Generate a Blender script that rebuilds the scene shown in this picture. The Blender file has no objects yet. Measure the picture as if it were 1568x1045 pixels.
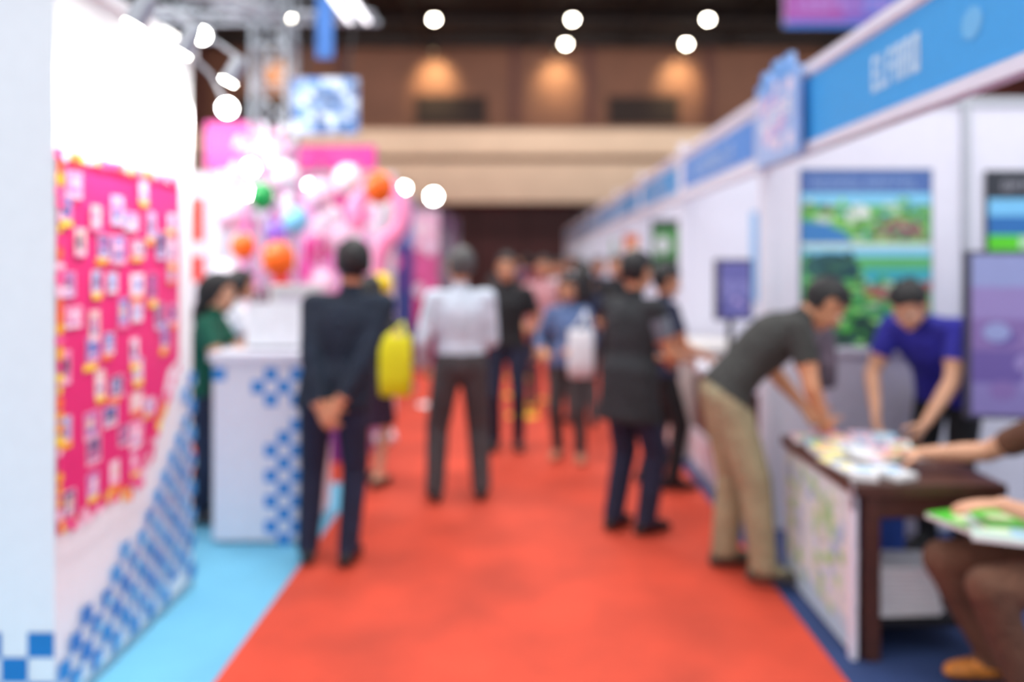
import bpy, bmesh, math, random
import numpy as np
from mathutils import Vector, Matrix
random.seed(7)
V = Vector
SC = bpy.context.scene
DOF = True

# ------------------------------------------------------------------ materials
def lin(c):
    r = []
    for k in c[:3]:
        k = k / 255.0
        r.append(k / 12.92 if k <= 0.04045 else ((k + 0.055) / 1.055) ** 2.4)
    return tuple(r)
_mats = {}
def mat(name, col, rough=0.6, metal=0.0, var=0.10, scale=18.0, emit=0.0, bump=0.0, attr=False, bscale=None, bdist=None):
    if name in _mats:
        return _mats[name]
    m = bpy.data.materials.new(name); m.use_nodes = True
    nt = m.node_tree; N = nt.nodes; L = nt.links
    b = N['Principled BSDF']
    b.inputs['Roughness'].default_value = rough
    b.inputs['Metallic'].default_value = metal
    tc = N.new('ShaderNodeTexCoord')
    no = N.new('ShaderNodeTexNoise'); no.inputs['Scale'].default_value = scale; no.inputs['Detail'].default_value = 4
    L.new(tc.outputs['Object'], no.inputs['Vector'])
    mr = N.new('ShaderNodeMapRange')
    mr.inputs['From Min'].default_value = 0.3; mr.inputs['From Max'].default_value = 0.7
    mr.inputs['To Min'].default_value = 1 - var; mr.inputs['To Max'].default_value = 1 + var * 0.5
    L.new(no.outputs['Fac'], mr.inputs['Value'])
    vm = N.new('ShaderNodeVectorMath'); vm.operation = 'SCALE'
    if attr:
        at = N.new('ShaderNodeAttribute'); at.attribute_name = 'Col'
        L.new(at.outputs['Color'], vm.inputs[0])
    else:
        c = lin(col); vm.inputs[0].default_value = c
    L.new(mr.outputs['Result'], vm.inputs['Scale'])
    L.new(vm.outputs['Vector'], b.inputs['Base Color'])
    if emit > 0:
        if attr:
            L.new(at.outputs['Color'], b.inputs['Emission Color'])
        else:
            b.inputs['Emission Color'].default_value = (*lin(col), 1)
        b.inputs['Emission Strength'].default_value = emit
    if bump > 0:
        bp = N.new('ShaderNodeBump'); bp.inputs['Strength'].default_value = bump
        if bdist: bp.inputs['Distance'].default_value = bdist
        n2 = N.new('ShaderNodeTexNoise'); n2.inputs['Scale'].default_value = bscale or scale * 12
        if bscale: n2.inputs['Distortion'].default_value = 1.2
        L.new(tc.outputs['Object'], n2.inputs['Vector'])
        L.new(n2.outputs['Fac'], bp.inputs['Height']); L.new(bp.outputs['Normal'], b.inputs['Normal'])
    _mats[name] = m
    return m

PRINT = mat('printed_graphic', (255, 255, 255), 0.45, attr=True, var=0.04)
SCREEN = mat('lit_screen', (255, 255, 255), 0.3, attr=True, var=0.04, emit=0.3)
WHITEP = mat('white_laminate', (228, 227, 240), 0.45, var=0.03)
ALU = mat('brushed_aluminium', (185, 188, 196), 0.35, 0.8, 0.05)
BLACKM = mat('black_metal', (22, 22, 26), 0.4, 0.3)
LAMP = mat('lamp_lens', (255, 252, 240), 0.3, emit=70.0)
LAMPW = mat('warm_lamp_lens', (255, 246, 225), 0.3, emit=60.0)
LEDM = mat('led_diffuser', (250, 250, 255), 0.3, emit=3.0)
DWOOD = mat('dark_brown_wood', (78, 44, 34), 0.4, var=0.25)
CARD = mat('white_card', (236, 236, 238), 0.6, var=0.05)

# ------------------------------------------------------------------ mesh builder
class MB:
    def __init__(s):
        s.v = []; s.f = []; s.m = []; s.c = []
    def add(s, vs, fs, mi=0, col=None):
        o = len(s.v); s.v.extend([tuple(p) for p in vs])
        c = lin(col) if col else (1, 1, 1)
        for f in fs:
            s.f.append([o + i for i in f]); s.m.append(mi); s.c.append(c)
    def box(s, x0, y0, z0, x1, y1, z1, mi=0, col=None):
        vs = [(x0,y0,z0),(x1,y0,z0),(x1,y1,z0),(x0,y1,z0),(x0,y0,z1),(x1,y0,z1),(x1,y1,z1),(x0,y1,z1)]
        s.add(vs, [(0,3,2,1),(4,5,6,7),(0,1,5,4),(1,2,6,5),(2,3,7,6),(3,0,4,7)], mi, col)
    def obox(s, c, size, R, mi=0, col=None):
        c = V(c); hx, hy, hz = [k / 2 for k in size]
        vs = [c + R @ V(p) for p in [(-hx,-hy,-hz),(hx,-hy,-hz),(hx,hy,-hz),(-hx,hy,-hz),(-hx,-hy,hz),(hx,-hy,hz),(hx,hy,hz),(-hx,hy,hz)]]
        s.add(vs, [(0,3,2,1),(4,5,6,7),(0,1,5,4),(1,2,6,5),(2,3,7,6),(3,0,4,7)], mi, col)
    def loft(s, rings, mi=0, n=14, col=None):
        vs = []; fs = []
        for (c, a, b) in rings:
            c = V(c)
            for i in range(n):
                t = 2 * math.pi * i / n
                vs.append(c + V(a) * math.cos(t) + V(b) * math.sin(t))
        for k in range(len(rings) - 1):
            for i in range(n):
                j = (i + 1) % n
                fs.append((k*n+i, k*n+j, (k+1)*n+j, (k+1)*n+i))
        fs.append(tuple(reversed(range(n)))); fs.append(tuple((len(rings)-1)*n + i for i in range(n)))
        s.add(vs, fs, mi, col)
    def cyl(s, p0, p1, r0, r1=None, mi=0, n=14, col=None):
        p0, p1 = V(p0), V(p1); r1 = r0 if r1 is None else r1
        d = (p1 - p0).normalized()
        a = d.orthogonal().normalized(); b = d.cross(a)
        s.loft([(p0, a*r0, b*r0), (p1, a*r1, b*r1)], mi, n, col)
    def sph(s, c, r, mi=0, nu=14, nv=9, axes=None, col=None):
        if not hasattr(r, '__len__'): r = (r, r, r)
        ax = axes or (V((1,0,0)), V((0,1,0)), V((0,0,1)))
        c = V(c); vs = []; fs = []
        for j in range(1, nv):
            ph = math.pi * j / nv
            for i in range(nu):
                t = 2*math.pi*i/nu
                vs.append(c + ax[0]*(r[0]*math.sin(ph)*math.cos(t)) + ax[1]*(r[1]*math.sin(ph)*math.sin(t)) + ax[2]*(r[2]*math.cos(ph)))
        for j in range(nv-2):
            for i in range(nu):
                k = (i+1) % nu
                fs.append((j*nu+i, (j+1)*nu+i, (j+1)*nu+k, j*nu+k))
        vs.append(c + ax[2]*r[2]); vs.append(c - ax[2]*r[2]); T = len(vs)-2; B = len(vs)-1
        for i in range(nu):
            k = (i+1) % nu
            fs.append((T, i, k)); fs.append((B, (nv-2)*nu+k, (nv-2)*nu+i))
        s.add(vs, fs, mi, col)
    def cap(s, p0, p1, r0, r1, mi=0, n=12):
        s.cyl(p0, p1, r0, r1, mi, n); s.sph(p0, r0, mi, n, 8); s.sph(p1, r1, mi, n, 8)
    def tube(s, pts, r, mi=0, n=8, col=None):
        pts = [V(p) for p in pts]; rings = []
        pa = None
        for i, p in enumerate(pts):
            d = (pts[min(i+1, len(pts)-1)] - pts[max(i-1, 0)]).normalized()
            a = d.orthogonal() if pa is None else (pa - d*pa.dot(d))
            a.normalize(); pa = a
            rr = r[i] if hasattr(r, '__len__') else r
            rings.append((p, a*rr, d.cross(a)*rr))
        s.loft(rings, mi, n, col)
    def build(s, name, mats, smooth=False, bevel=0.0):
        me = bpy.data.meshes.new(name)
        me.from_pydata(s.v, [], s.f)
        for m in mats: me.materials.append(m)
        me.polygons.foreach_set('material_index', s.m)
        at = me.color_attributes.new('Col', 'FLOAT_COLOR', 'CORNER')
        buf = []
        for f, c in zip(s.f, s.c):
            buf.extend([c[0], c[1], c[2], 1.0] * len(f))
        at.data.foreach_set('color', buf)
        if smooth: me.polygons.foreach_set('use_smooth', [True]*len(s.f))
        me.update()
        ob = bpy.data.objects.new(name, me); SC.collection.objects.link(ob)
        if bevel > 0:
            b = ob.modifiers.new('bevel', 'BEVEL'); b.width = bevel; b.segments = 2; b.limit_method = 'ANGLE'
        return ob

class Pr:   # printed graphics on a real flat surface
    def __init__(s, mb, o, u, v, mi):
        s.mb = mb; s.o = V(o); s.u = V(u); s.v = V(v); s.n = s.u.cross(s.v); s.mi = mi; s.k = 0
    def P(s, a, b, l): return s.o + s.u*a + s.v*b + s.n*(0.0008*l+0.001+0.00004*s.k)
    def rect(s, a0, b0, a1, b1, col, l=1):
        s.k += 1
        s.mb.add([s.P(a0,b0,l), s.P(a1,b0,l), s.P(a1,b1,l), s.P(a0,b1,l)], [(0,1,2,3)], s.mi, col)
    def poly(s, pts, col, l=1):
        s.k += 1
        s.mb.add([s.P(a,b,l) for a, b in pts], [tuple(range(len(pts)))], s.mi, col)
    def ell(s, a, b, ra, rb, col, l=1, n=18):
        s.poly([(a+ra*math.cos(2*math.pi*i/n), b+rb*math.sin(2*math.pi*i/n)) for i in range(n)], col, l)
    def text(s, a0, b0, a1, b1, col, l=2, k=8, th=.2):
        w = (a1-a0)/k; h = b1-b0; t = w*th
        for i in range(k):
            x = a0 + i*w; e = x + w*0.78; c = random.randint(0, 4)
            s.rect(x, b0, x+t, b1, col, l)
            if c != 1: s.rect(x, b1-h*.2, e, b1, col, l)
            if c in (0, 2, 3): s.rect(x, b0+h*.42, e, b0+h*.58, col, l)
            if c in (1, 2, 4): s.rect(x, b0, e, b0+h*.2, col, l)
            if c in (0, 4): s.rect(e-t, b0, e, b1, col, l)

# ------------------------------------------------------------------ hall
def simple(name, boxes, m, bevel=0):
    mb = MB()
    for b in boxes: mb.box(*b)
    return mb.build(name, [m], bevel=bevel)

simple('floor', [(-14, -3, -0.1, 16, 32, 0)], mat('hall_concrete', (120, 110, 105), 0.7))
simple('red_aisle_carpet', [(-1.155, -3, 0, 1.2, 31.9, 0.008), (-13.9, 5.6, 0, -1.155, 31.9, 0.008)], mat('red_carpet', (206, 68, 42), 0.8, var=0.24, scale=2.2, bump=0.25))
simple('light_blue_carpet', [(-13.9, -3, 0, -1.155, 5.6, 0.006)], mat('cyan_carpet', (104, 176, 208), 0.8, var=0.08, scale=3, bump=0.2))
simple('navy_carpet', [(1.2, -3, 0, 15.9, 31.9, 0.006)], mat('navy_carpet_pile', (38, 60, 108), 0.85, var=0.15, scale=5, bump=0.2))
WALLB = mat('brown_wall_panel', (104, 66, 50), 0.7, var=0.15, scale=1.0)
MAROON = mat('maroon_wall', (66, 22, 26), 0.6, var=0.15, scale=1.0)
BEIGE = mat('beige_plaster', (226, 202, 180), 0.7, var=0.06, scale=1.0)
DARK = mat('dark_recess', (30, 14, 14), 0.8)
mb = MB()
mb.box(-14, 32, 0, 16, 32.3, 3.8, 1)
mb.box(-14, 32, 3.8, 16, 32.3, 10.2, 0)
for x in range(-14, 16, 2): mb.box(x, 31.97, 0, x+0.06, 32, 3.8, 2)
for x0, x1 in [(-11.5,-8.4), (-4.37,-1.54), (3.34,6.17), (10.2,13)]:
    mb.box(x0, 31.9, 6.9, x1, 31.99, 8.1, 2)
    mb.box(x0-.1, 31.85, 6.8, x1+.1, 32, 6.9, 0); mb.box(x0-.1, 31.85, 8.1, x1+.1, 32, 8.2, 0)
for x in (-13, -7.4, -0.4, 2.6, 7.4, 14): mb.box(x-.15, 31.8, 6.7, x+.15, 32, 10.2, 3)
mb.build('wall_back', [WALLB, MAROON, DARK, mat('wall_pilaster', (80, 42, 40), .7)])
mb = MB()
mb.box(-14, 31.3, 5.66, 16, 31.99, 6.7); mb.box(-14, 31.1, 3.8, 16, 31.99, 5.38); mb.box(-14, 31.5, 5.38, 16, 31.99, 5.66, 1)
mb.box(-14, 31.25, 6.7, 16, 31.99, 6.82, 1)
mb.build('trim_balcony', [BEIGE, mat('balcony_rail_brown',(120,78,56),.6)])
simple('wall_left', [(-14.3, 8, 0, -14, 32, 10.2)], WALLB)
simple('wall_right', [(16, 8, 0, 16.3, 32, 10.2)], mat('dark_red_wall', (96, 38, 34), .7))
CEIL = mat('black_ceiling', (16, 12, 15), 0.8)
mb = MB(); mb.box(-14, 15, 10.2, 16, 32, 10.5)
for y in range(16, 32, 3): mb.box(-14, y, 9.95, 16, y+.15, 10.2, 1)
for x in range(-12, 16, 4): mb.box(x, 15, 10.0, x+.12, 32, 10.2, 1)
mb.build('ceiling', [CEIL, mat('ceiling_beam', (26, 18, 21), .7)])
for (x, y) in [(-3.1,27.2),(1.63,27.2),(6.25,27.2),(1.55,30.3),(6.15,30.3),(-8,27.2),(11,27.2),(-3.1,22),(1.6,22),(6.2,22)]:
    mb = MB(); mb.cyl((x,y,10.2),(x,y,9.98),.05,.05,1); mb.cyl((x,y,9.98),(x,y,9.8),.10,.14,1,20); mb.cyl((x,y,9.8),(x,y,9.77),.10,.10,0,20)
    mb.sph((x,y,9.76),(.10,.10,.07),0,16,8)
    mb.build('ceiling_downlight', [LAMPW, BLACKM])
for i, x in enumerate((-3.6, 1.29, 6.17, -10, 12)):
    mb = MB(); mb.cyl((x,31.2,10.2),(x,31.2,9.7),.1,.13,1); mb.cyl((x,31.2,9.7),(x,31.2,9.68),.03,.03,0)
    mb.build('wall_washer_lamp', [mat('dim_lamp_lens',(255,230,180),.3,emit=3.0), BLACKM])
    ld = bpy.data.lights.new('wall_wash', 'SPOT'); ld.energy = 520 if i != 0 else 640; ld.color = (1,.78,.38); ld.spot_size = 1.5; ld.spot_blend = 1.0; ld.shadow_soft_size = .15
    lo = bpy.data.objects.new('wall_wash_light', ld); lo.location = (x, 30.8, 9.6); SC.collection.objects.link(lo)
    lo.rotation_euler = V((0, 0.95, -.72)).to_track_quat('-Z','Y').to_euler()
for x in (-8, 1, 10):
    ld = bpy.data.lights.new('balcony_fill', 'AREA'); ld.shape = 'RECTANGLE'; ld.size = 8; ld.size_y = .4; ld.energy = 300; ld.color = (1,.90,.80)  # added area light without a fixture, brightens the balcony bands
    lo = bpy.data.objects.new('balcony_fill_light', ld); lo.location = (x, 27.5, 9.6); SC.collection.objects.link(lo)
    lo.rotation_euler = V((0, 4, -4.6)).to_track_quat('-Z','Y').to_euler()

# ------------------------------------------------------------------ right-hand booths
BLUEF = (64, 164, 232)
booths = [(1.7, 4.67), (4.67, 7.1), (7.1, 9.6), (9.6, 12.1), (12.1, 14.6), (14.6, 17.1), (17.1, 19.6), (19.6, 22.1), (22.1, 24.6), (24.6, 27.1)]
for bi, (y0, y1) in enumerate(booths):
    mb = MB()
    yy = y1 - .02
    mb.box(1.42, yy-.02, 0.01, 4.4, yy+.02, 2.5, 0)
    mb.box(4.38, y0+.03, 0.01, 4.42, y1-.05, 2.5, 0)
    for x in (1.4, 2.56, 3.5, 4.4):
        mb.box(x-.022, yy-.04, 0.01, x+.022, yy+.005, 2.52, 1)
    mb.box(1.42, yy-.035, 2.47, 4.4, yy+.005, 2.52, 1)
    mb.box(1.37, y0+.005, 2.10, 1.43, y1-.06, 2.14, 0); mb.box(1.37, y0+.005, 2.48, 1.43, y1-.06, 2.53, 0)
    mb.box(1.385, y0+.005, 2.14, 1.42, y1-.06, 2.48, 0)
    mb.box(1.37, y1-.07, 0.01, 1.43, y1-.005, 2.6 if bi else 2.53, 0)
    if bi == 0: mb.box(1.37, y0, 0.01, 1.43, y0+.06, 2.53, 0)
    f = Pr(mb, (1.384, y1-.06, 2.14), (0,-1,0), (0,0,1), 2)
    Lf = y1-.06-y0
    f.rect(0.02 if bi == 0 else .12, 0.015 if bi == 0 else .05, Lf-(.02 if bi == 0 else .12), .325 if bi == 0 else .29, BLUEF if bi != 1 else (90,150,226), 1)
    if bi == 0:
        f.text(1.44, .10, 1.84, .24, (196,226,248), 3, 6, .30)
        f.ell(2.15, .17, .06, .05, (110,186,236), 3)
    else:
        f.text(.5, .1, Lf-.6, .22, (170,200,240), 3, 10)
    g = Pr(mb, (0, yy-.02, 0), (1,0,0), (0,0,1), 2)
    if bi == 0:
        a0, a1, b0, b1 = 1.607, 2.358, 1.055, 2.094
        g.rect(a0-.01, b0-.01, a1+.01, b1+.01, (60,90,130), 1)
        g.rect(a0, b1-.13, a1, b1, (76,108,172), 1); g.text(a0+.06, b1-.11, a1-.06, b1-.04, (120,150,200), 1, 12)
        g.rect(a0, b1-.42, a1, b1-.13, (110,186,96), 1)
        g.rect(a0, b1-.20, a1, b1-.13, (130,205,238), 1)
        for k in range(90):
            x = random.uniform(a0+.03, a1-.03); z = random.uniform(b1-.41, b1-.17)
            g.ell(x, z, random.uniform(.012,.04), random.uniform(.008,.02), random.choice([(60,150,50),(160,226,110),(60,110,56),(96,170,200),(200,220,200),(130,130,100),(90,180,70)]), 1)
        g.poly([(a0,b1-.42),(a0+.3,b1-.42),(a0+.25,b1-.36),(a0+.14,b1-.31),(a0,b1-.29)], (60,130,196), 1)
        g.poly([(a0+.45,b1-.38),(a0+.6,b1-.40),(a1-.03,b1-.37),(a1-.08,b1-.29),(a0+.52,b1-.28)], (140,90,100), 1)
        for k in range(34): g.ell(random.uniform(a0+.42,a1-.06), random.uniform(b1-.40,b1-.27), .02,.012, random.choice([(180,90,104),(90,140,80),(150,160,140),(90,86,90),(120,180,110)]), 1)
        for k in range(12): g.ell(a0+.33+random.uniform(-.05,.05), b1-.24+random.uniform(-.05,.03), .025, .02, random.choice([(235,240,236),(200,220,200),(240,240,238)]), 1)
        g.rect(a0, b1-.45, a1, b1-.42, (205,226,214), 1)
        g.rect(a0, b0, a1, b1-.45, (96,184,110), 1)
        g.rect(a0, b1-.50, a1, b1-.45, (130,205,238), 1)
        g.ell(a0+.17, b1-.56, .16, .085, (36,84,90), 1)
        for k in range(40): g.ell(a0+.17+random.uniform(-.15,.15), b1-.56+random.uniform(-.08,.08), .024, .016, random.choice([(28,64,70),(60,110,90),(44,100,110)]), 1)
        g.rect(a0+.36, b1-.66, a1, b1-.57, (64,176,190), 1)
        g.poly([(a0+.36,b1-.78),(a1,b1-.70),(a1,b1-.64),(a0+.36,b1-.68)], (170,96,96), 1)
        g.rect(a0, b0, a1, b0+.2, (46,80,66), 1)
        for k in range(110):
            g.ell(random.uniform(a0+.03,a1-.03), random.uniform(b0+.03,b1-.62), random.uniform(.012,.04), random.uniform(.01,.022), random.choice([(30,66,60),(150,220,120),(80,170,90),(50,120,100),(180,216,180),(90,200,70)]), 1)
        a0, a1 = 2.665, 3.38
        g.rect(a0, 1.2, a1, 2.094, (40,44,54), 1)
        g.rect(a0+.02, 1.83, a1-.02, 1.93, (120,196,240), 2); g.rect(a0+.02, 1.72, a1-.02, 1.83, (36,110,180), 2)
        g.rect(a0+.02, 1.63, a1-.02, 1.72, (90,214,30), 2); g.text(a0+.1,1.98,a1-.1,2.03,(150,150,160),3,9)
        g.rect(a0+.2, 1.64, a0+.45, 1.71, (190,225,190), 3)
    elif bi == 1:
        g.rect(2.0,1.2,2.7,2.0,(150,190,230),1); g.text(2.1,1.8,2.6,1.9,(240,245,250),2,7)
    elif bi == 2:
        g.rect(1.52,1.35,1.92,2.05,(40,60,50),1); g.rect(1.54,1.6,1.9,1.95,(80,150,80),2); g.ell(1.65,1.75,.09,.1,(225,230,232),3); g.rect(1.54,1.37,1.9,1.55,(50,100,60),2)
    elif bi == 3:
        g.rect(1.5,1.4,2.0,1.95,(235,120,60),1); g.rect(1.55,1.5,1.75,1.8,(250,225,200),2)
    else:
        c = random.choice([(90,140,220),(220,110,90),(120,190,120),(70,90,140)])
        g.rect(1.6,1.2,2.2,1.95,c,1); g.rect(1.65,1.5,1.95,1.85,(235,235,240),2)
    mb.build('exhibition_booth', [WHITEP, ALU, PRINT])

mb = MB(); mb.box(1.318, 3.86, 2.09, 1.345, 4.53, 2.50, 0); mb.box(1.345,4.1,2.3,1.38,4.2,2.4,0)
p = Pr(mb, (1.318, 4.53, 2.09), (0,-1,0), (0,0,1), 1)
for i, s_ in enumerate([.05,.10,.04,.12,.08,.11,.03]):
    mb.box(1.318, 4.53-(i+1)*.0957, 2.49, 1.345, 4.53-i*.0957, 2.50+s_, 0)
    p.rect(i*.0957, .40, (i+1)*.0957, .41+s_, (110,170,235), 1)
p.rect(0,0,.67,.41,(168,196,240),1)
for k in range(22):
    p.ell(random.uniform(.08,.6), random.uniform(.05,.4), .05,.035, random.choice([(235,225,245),(210,180,225),(130,170,230),(240,215,230)]), 1)
p.text(.08,.2,.6,.3,(240,240,250),1,5)
mb.build('cutout_fascia_sign', [mat('pale_blue_board',(150,185,235),.5), PRINT])

mb = MB(); mb.box(4.56, 14, 5.66, 6.7, 14.04, 6.9, 0)
p = Pr(mb, (4.56,14,5.66),(1,0,0),(0,0,1),1)
p.rect(0,0,2.14,1.24,(130,86,180),1); p.rect(0,0,2.14,.1,(60,120,210),2); p.poly([(0,.1),(1.1,.1),(.6,1.24),(0,1.24)],(160,74,160),2); p.rect(1.4,.2,2.1,1.1,(86,112,204),3); p.text(.2,.3,1.9,.5,(180,140,215),4,9)
mb.cyl((4.7,14.02,6.9),(4.7,15.5,10.2),.012,.012,2); mb.cyl((6.5,14.02,6.9),(6.5,15.5,10.2),.012,.012,2)
mb.build('hanging_banner', [WHITEP, PRINT, BLACKM])

# ------------------------------------------------------------------ left near panel wall
mb = MB()
mb.box(-3.4, 2.71, 0.01, -1.6, 3.83, 2.55, 0)
mb.box(-3.4, 2.69, 2.55, -1.58, 3.85, 2.6, 0)
mb.box(-3.4, 2.70, 0.01, -1.595, 3.84, 0.05, 2)
p = Pr(mb, (-1.6, 2.71, 0), (0,1,0), (0,0,1), 1)
p.poly([(.01,.64),(.55,.66),(.72,.72),(.80,.95),(.86,1.08),(.97,1.12),(.975,1.93),(.01,1.94)], (226,44,120), 1)
def inside(a, b): return b > (.66 if a < .6 else .66 + (a-.6)*1.35) and b < 1.92 and a < .96
pal=[(246,190,214),(232,200,190),(110,130,200),(94,80,134),(190,110,180),(170,185,225),(150,110,150),(246,226,240),(244,130,180)]
for r in range(10):
    for c_ in range(6):
        a = .085 + c_*.158 + random.uniform(-.035,.035) + (.03 if r%2 else -.02); b = .72 + r*.128 + random.uniform(-.03,.03)
        w = random.uniform(.034,.058); h = random.uniform(.034,.062)
        if not (inside(a-w*.8, b-h*.8) and inside(a+w*.8,b-h*.8) and b+h<1.93 and a-w>.005): continue
        if random.random() < .08: continue
        p.rect(a-w, b-h, a+w, b+h, random.choice([(246,190,216),(220,196,232),(246,226,240),(246,140,188),(250,210,226)]), 1)
        c1=random.choice(pal)
        p.rect(a-w*.85, b-h*.65, a+w*.85, b+h*.9, c1, 1)
        p.ell(a+random.uniform(-.3,.3)*w, b+h*.1, w*.5, h*.5, random.choice(pal+[(80,64,100)]), 1)
        p.rect(a-w*.5, b-h*.5, a+w*.5, b-h*.2, random.choice(pal), 1)
        if random.random() < .6:
            q_=random.choice([-1,1]); p.rect(a-w*1.1+q_*.01, b-h*1.4, a+w*.8+q_*.01, b-h*.9, random.choice([(250,176,40),(250,130,50),(253,214,70)]), 1)
for k in range(90):
    t = k/90
    if k < 30: a, b = .015, .66+1.28*k/30
    elif k < 57: a, b = .01+.96*(k-30)/27, 1.94
    elif k < 75: a, b = .03+.6*(k-57)/18, .65+random.uniform(-.02,.03)
    else: a, b = .60+.024*(k-75), .69+.028*(k-75)
    p.ell(a, b, random.uniform(.012,.032), random.uniform(.012,.028), random.choice([(250,180,50),(253,220,70),(250,120,60),(240,90,150),(250,200,222),(235,60,130)]), 1)
p.text(.04, 2.03, .95, 2.12, (240,196,216), 1, 11)
cell = .07
for i in range(16):
    a = .0 + i*cell
    zup = .26 + .05*i*0.5 if i < 9 else .26+.225+(i-9)*.09
    for j in range(1, 16):
        b = j*cell*.93
        if b+cell > zup+.06: break
        if (i+j) % 2: continue
        if b < .1 and i > 10 and random.random() < .6: continue
        p.rect(a, b, min(a+cell,1.12), b+cell*.93, random.choice([(34,132,206),(60,150,220),(46,120,200)]), 1)
        if random.random()<.25: p.rect(a+cell*.5, b, min(a+cell,1.12), b+cell*.4, (150,210,240), 1)
q = Pr(mb, (-3.4, 2.71, 0), (1,0,0), (0,0,1), 1)
for i in range(20):
    for j in range(1,4):
        if (i+j) % 2 == 0: q.rect(i*.09, j*.085-.03, i*.09+.09, j*.085+.055, (24,122,196), 1)
mb.build('checkered_panel_wall', [mat('glossy_white_panel',(240,242,247),.35,var=.02), PRINT, ALU])

def spotlamp(name, pos, aim, base, r=.05, power=0, m=LAMP, spot=1.6, col=(1,1,1)):
    mb = MB(); pos = V(pos); d = (V(aim)-pos).normalized(); base = V(base)
    mb.cyl(pos - d*.10, pos, r*1.1, r*1.3, 0, 18); mb.cyl(pos - d*.13, pos - d*.10, r*.8, r*1.1, 0, 18)
    mb.cyl(pos, pos + d*.004, r*1.1, r*1.1, 1, 18)
    mb.tube([base, base*.4+ (pos-d*.12)*.6 + V((0,0,.05)), pos - d*.12], .009, 0)
    mb.sph(base, .02, 0)
    mb.build(name, [ALU, m], smooth=False)
    if power:
        ld = bpy.data.lights.new(name, 'SPOT'); ld.energy = power; ld.spot_size = spot; ld.spot_blend = .8; ld.shadow_soft_size = r; ld.color = col
        lo = bpy.data.objects.new(name+'_beam', ld); lo.location = pos + d*.02; SC.collection.objects.link(lo)
        lo.rotation_euler = d.to_track_quat('-Z','Y').to_euler()
for y in (2.85, 3.25, 3.76):
    spotlamp('arm_spotlight', (-1.40, y, 2.42), (-1.62, y-.02, 2.0), (-1.62, y, 2.6), .03, 42)
spotlamp('arm_spotlight', (-1.5, 3.70, 2.62), (-1.3, 2.5, 2.3), (-1.62, 3.78, 2.6), .03)
spotlamp('arm_spotlight', (-1.42, 3.80, 2.30), (-1.0, 2.5, 2.1), (-1.62, 3.8, 2.58), .035)

# ------------------------------------------------------------------ reception counter
mb = MB()
mb.box(-1.72, 4.39, .03, -1.22, 5.0, 1.02, 0); mb.box(-1.74, 4.37, 1.02, -1.20, 5.02, 1.06, 0); mb.box(-1.70, 4.42, .006, -1.25, 4.97, .03, 2)
p = Pr(mb, (-1.72,4.39,0), (1,0,0),(0,0,1), 1)
BL = (44,136,214)
for i in range(7):
    for j in range(14):
        a = i*.0714; b = .98-(j+1)*.07
        on = False
        if (i+j) % 2 == 0 and (j in (0,1) and (i+j)%4==0): on = True
        if (i+j) % 2 == 0 and i >= 4 and random.random() < .85: on = True
        if on: p.rect(a, b, a+.0714, b+.07, BL, 1)
p = Pr(mb, (-1.22,4.39,0), (0,1,0),(0,0,1), 1)
for i in range(8):
    for j in range(14):
        if (i+j) % 2 == 0 and (j<3 or i<3): p.rect(i*.075, .98-(j+1)*.07, i*.075+.075, .98-j*.07, BL, 1)
mb.build('checkered_reception_counter', [WHITEP, PRINT, ALU])
mb = MB(); mb.box(-1.60,4.62,1.062,-1.28,4.84,1.08,1)
R = Matrix.Rotation(math.radians(-8),3,'X')
mb.obox((-1.44,4.60,1.20),(.33,.012,.25),R,0); mb.obox((-1.44,4.607,1.20),(.31,.006,.22),R,2)
for r in range(4):
    for c_ in range(9): mb.box(-1.585+c_*.032,4.66+r*.03,1.08,-1.56+c_*.032,4.682+r*.03,1.083,2)
mb.build('laptop', [mat('white_plastic',(236,238,244),.4), BLACKM, mat('keycap_black',(30,30,34),.5)], bevel=.003)
mb = MB(); mb.box(-1.56,4.87,1.062,-1.27,4.98,1.40,0); mb.box(-1.57,4.86,1.40,-1.26,4.99,1.42,0)
p = Pr(mb,(-1.56,4.87,1.06),(1,0,0),(0,0,1),1); p.rect(.05,.1,.24,.3,(232,226,240),1)
mb.build('white_display_box',[CARD,PRINT])

# ------------------------------------------------------------------ pink toy booth
mb = MB()
mb.box(-6, 8.0, 0.01, -1.32, 8.1, 2.45, 0)
mb.box(-6, 6.4, .01, -5.94, 8.0, 2.45, 0)
mb.box(-1.38, 7.2, .01, -1.30, 8.0, 2.3, 0)
p = Pr(mb, (-6,8.0,0),(1,0,0),(0,0,1),1)
p.rect(3.12,0,4.66,2.42,(240,150,212),1)
p.rect(2.55,1.75,2.78,2.2,(236,60,40),2); p.rect(2.55,1.35,2.78,1.62,(230,50,40),2)
p.rect(2.82,1.5,3.02,2.15,(186,186,214),2); p.rect(2.85,1.55,2.99,2.1,(240,238,246),3)
for k in range(90):
    a = random.uniform(3.2,4.6); b = random.uniform(.9,2.35)
    p.ell(a,b,random.uniform(.03,.12),random.uniform(.03,.12),random.choice([(252,228,244),(236,80,170),(250,180,225),(216,50,140),(254,246,252),(176,130,225),(250,200,230),(200,60,170)]),2)
for k in range(26):
    p.ell(random.uniform(.2,2.5),random.uniform(.9,2.3),.12,.1,random.choice([(250,170,215),(255,255,255),(210,215,245)]),2)
mb.build('pink_booth_backdrop', [WHITEP, PRINT])
mb = MB()
for x in (-2.83,-1.42): mb.box(x-.02,7.46,.01,x+.02,7.5,2.45,1)
mb.box(-2.85,7.44,2.42,-1.40,7.5,2.64,0); mb.box(-2.98,7.43,2.42,-2.45,7.51,2.86,0)
p = Pr(mb,(-2.98,7.43,2.42),(1,0,0),(0,0,1),2); p.text(.05,.12,.48,.3,(244,80,180),1,5)
mb.build('magenta_header_sign',[mat('magenta_board',(232,60,160),.45),ALU,PRINT])

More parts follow.
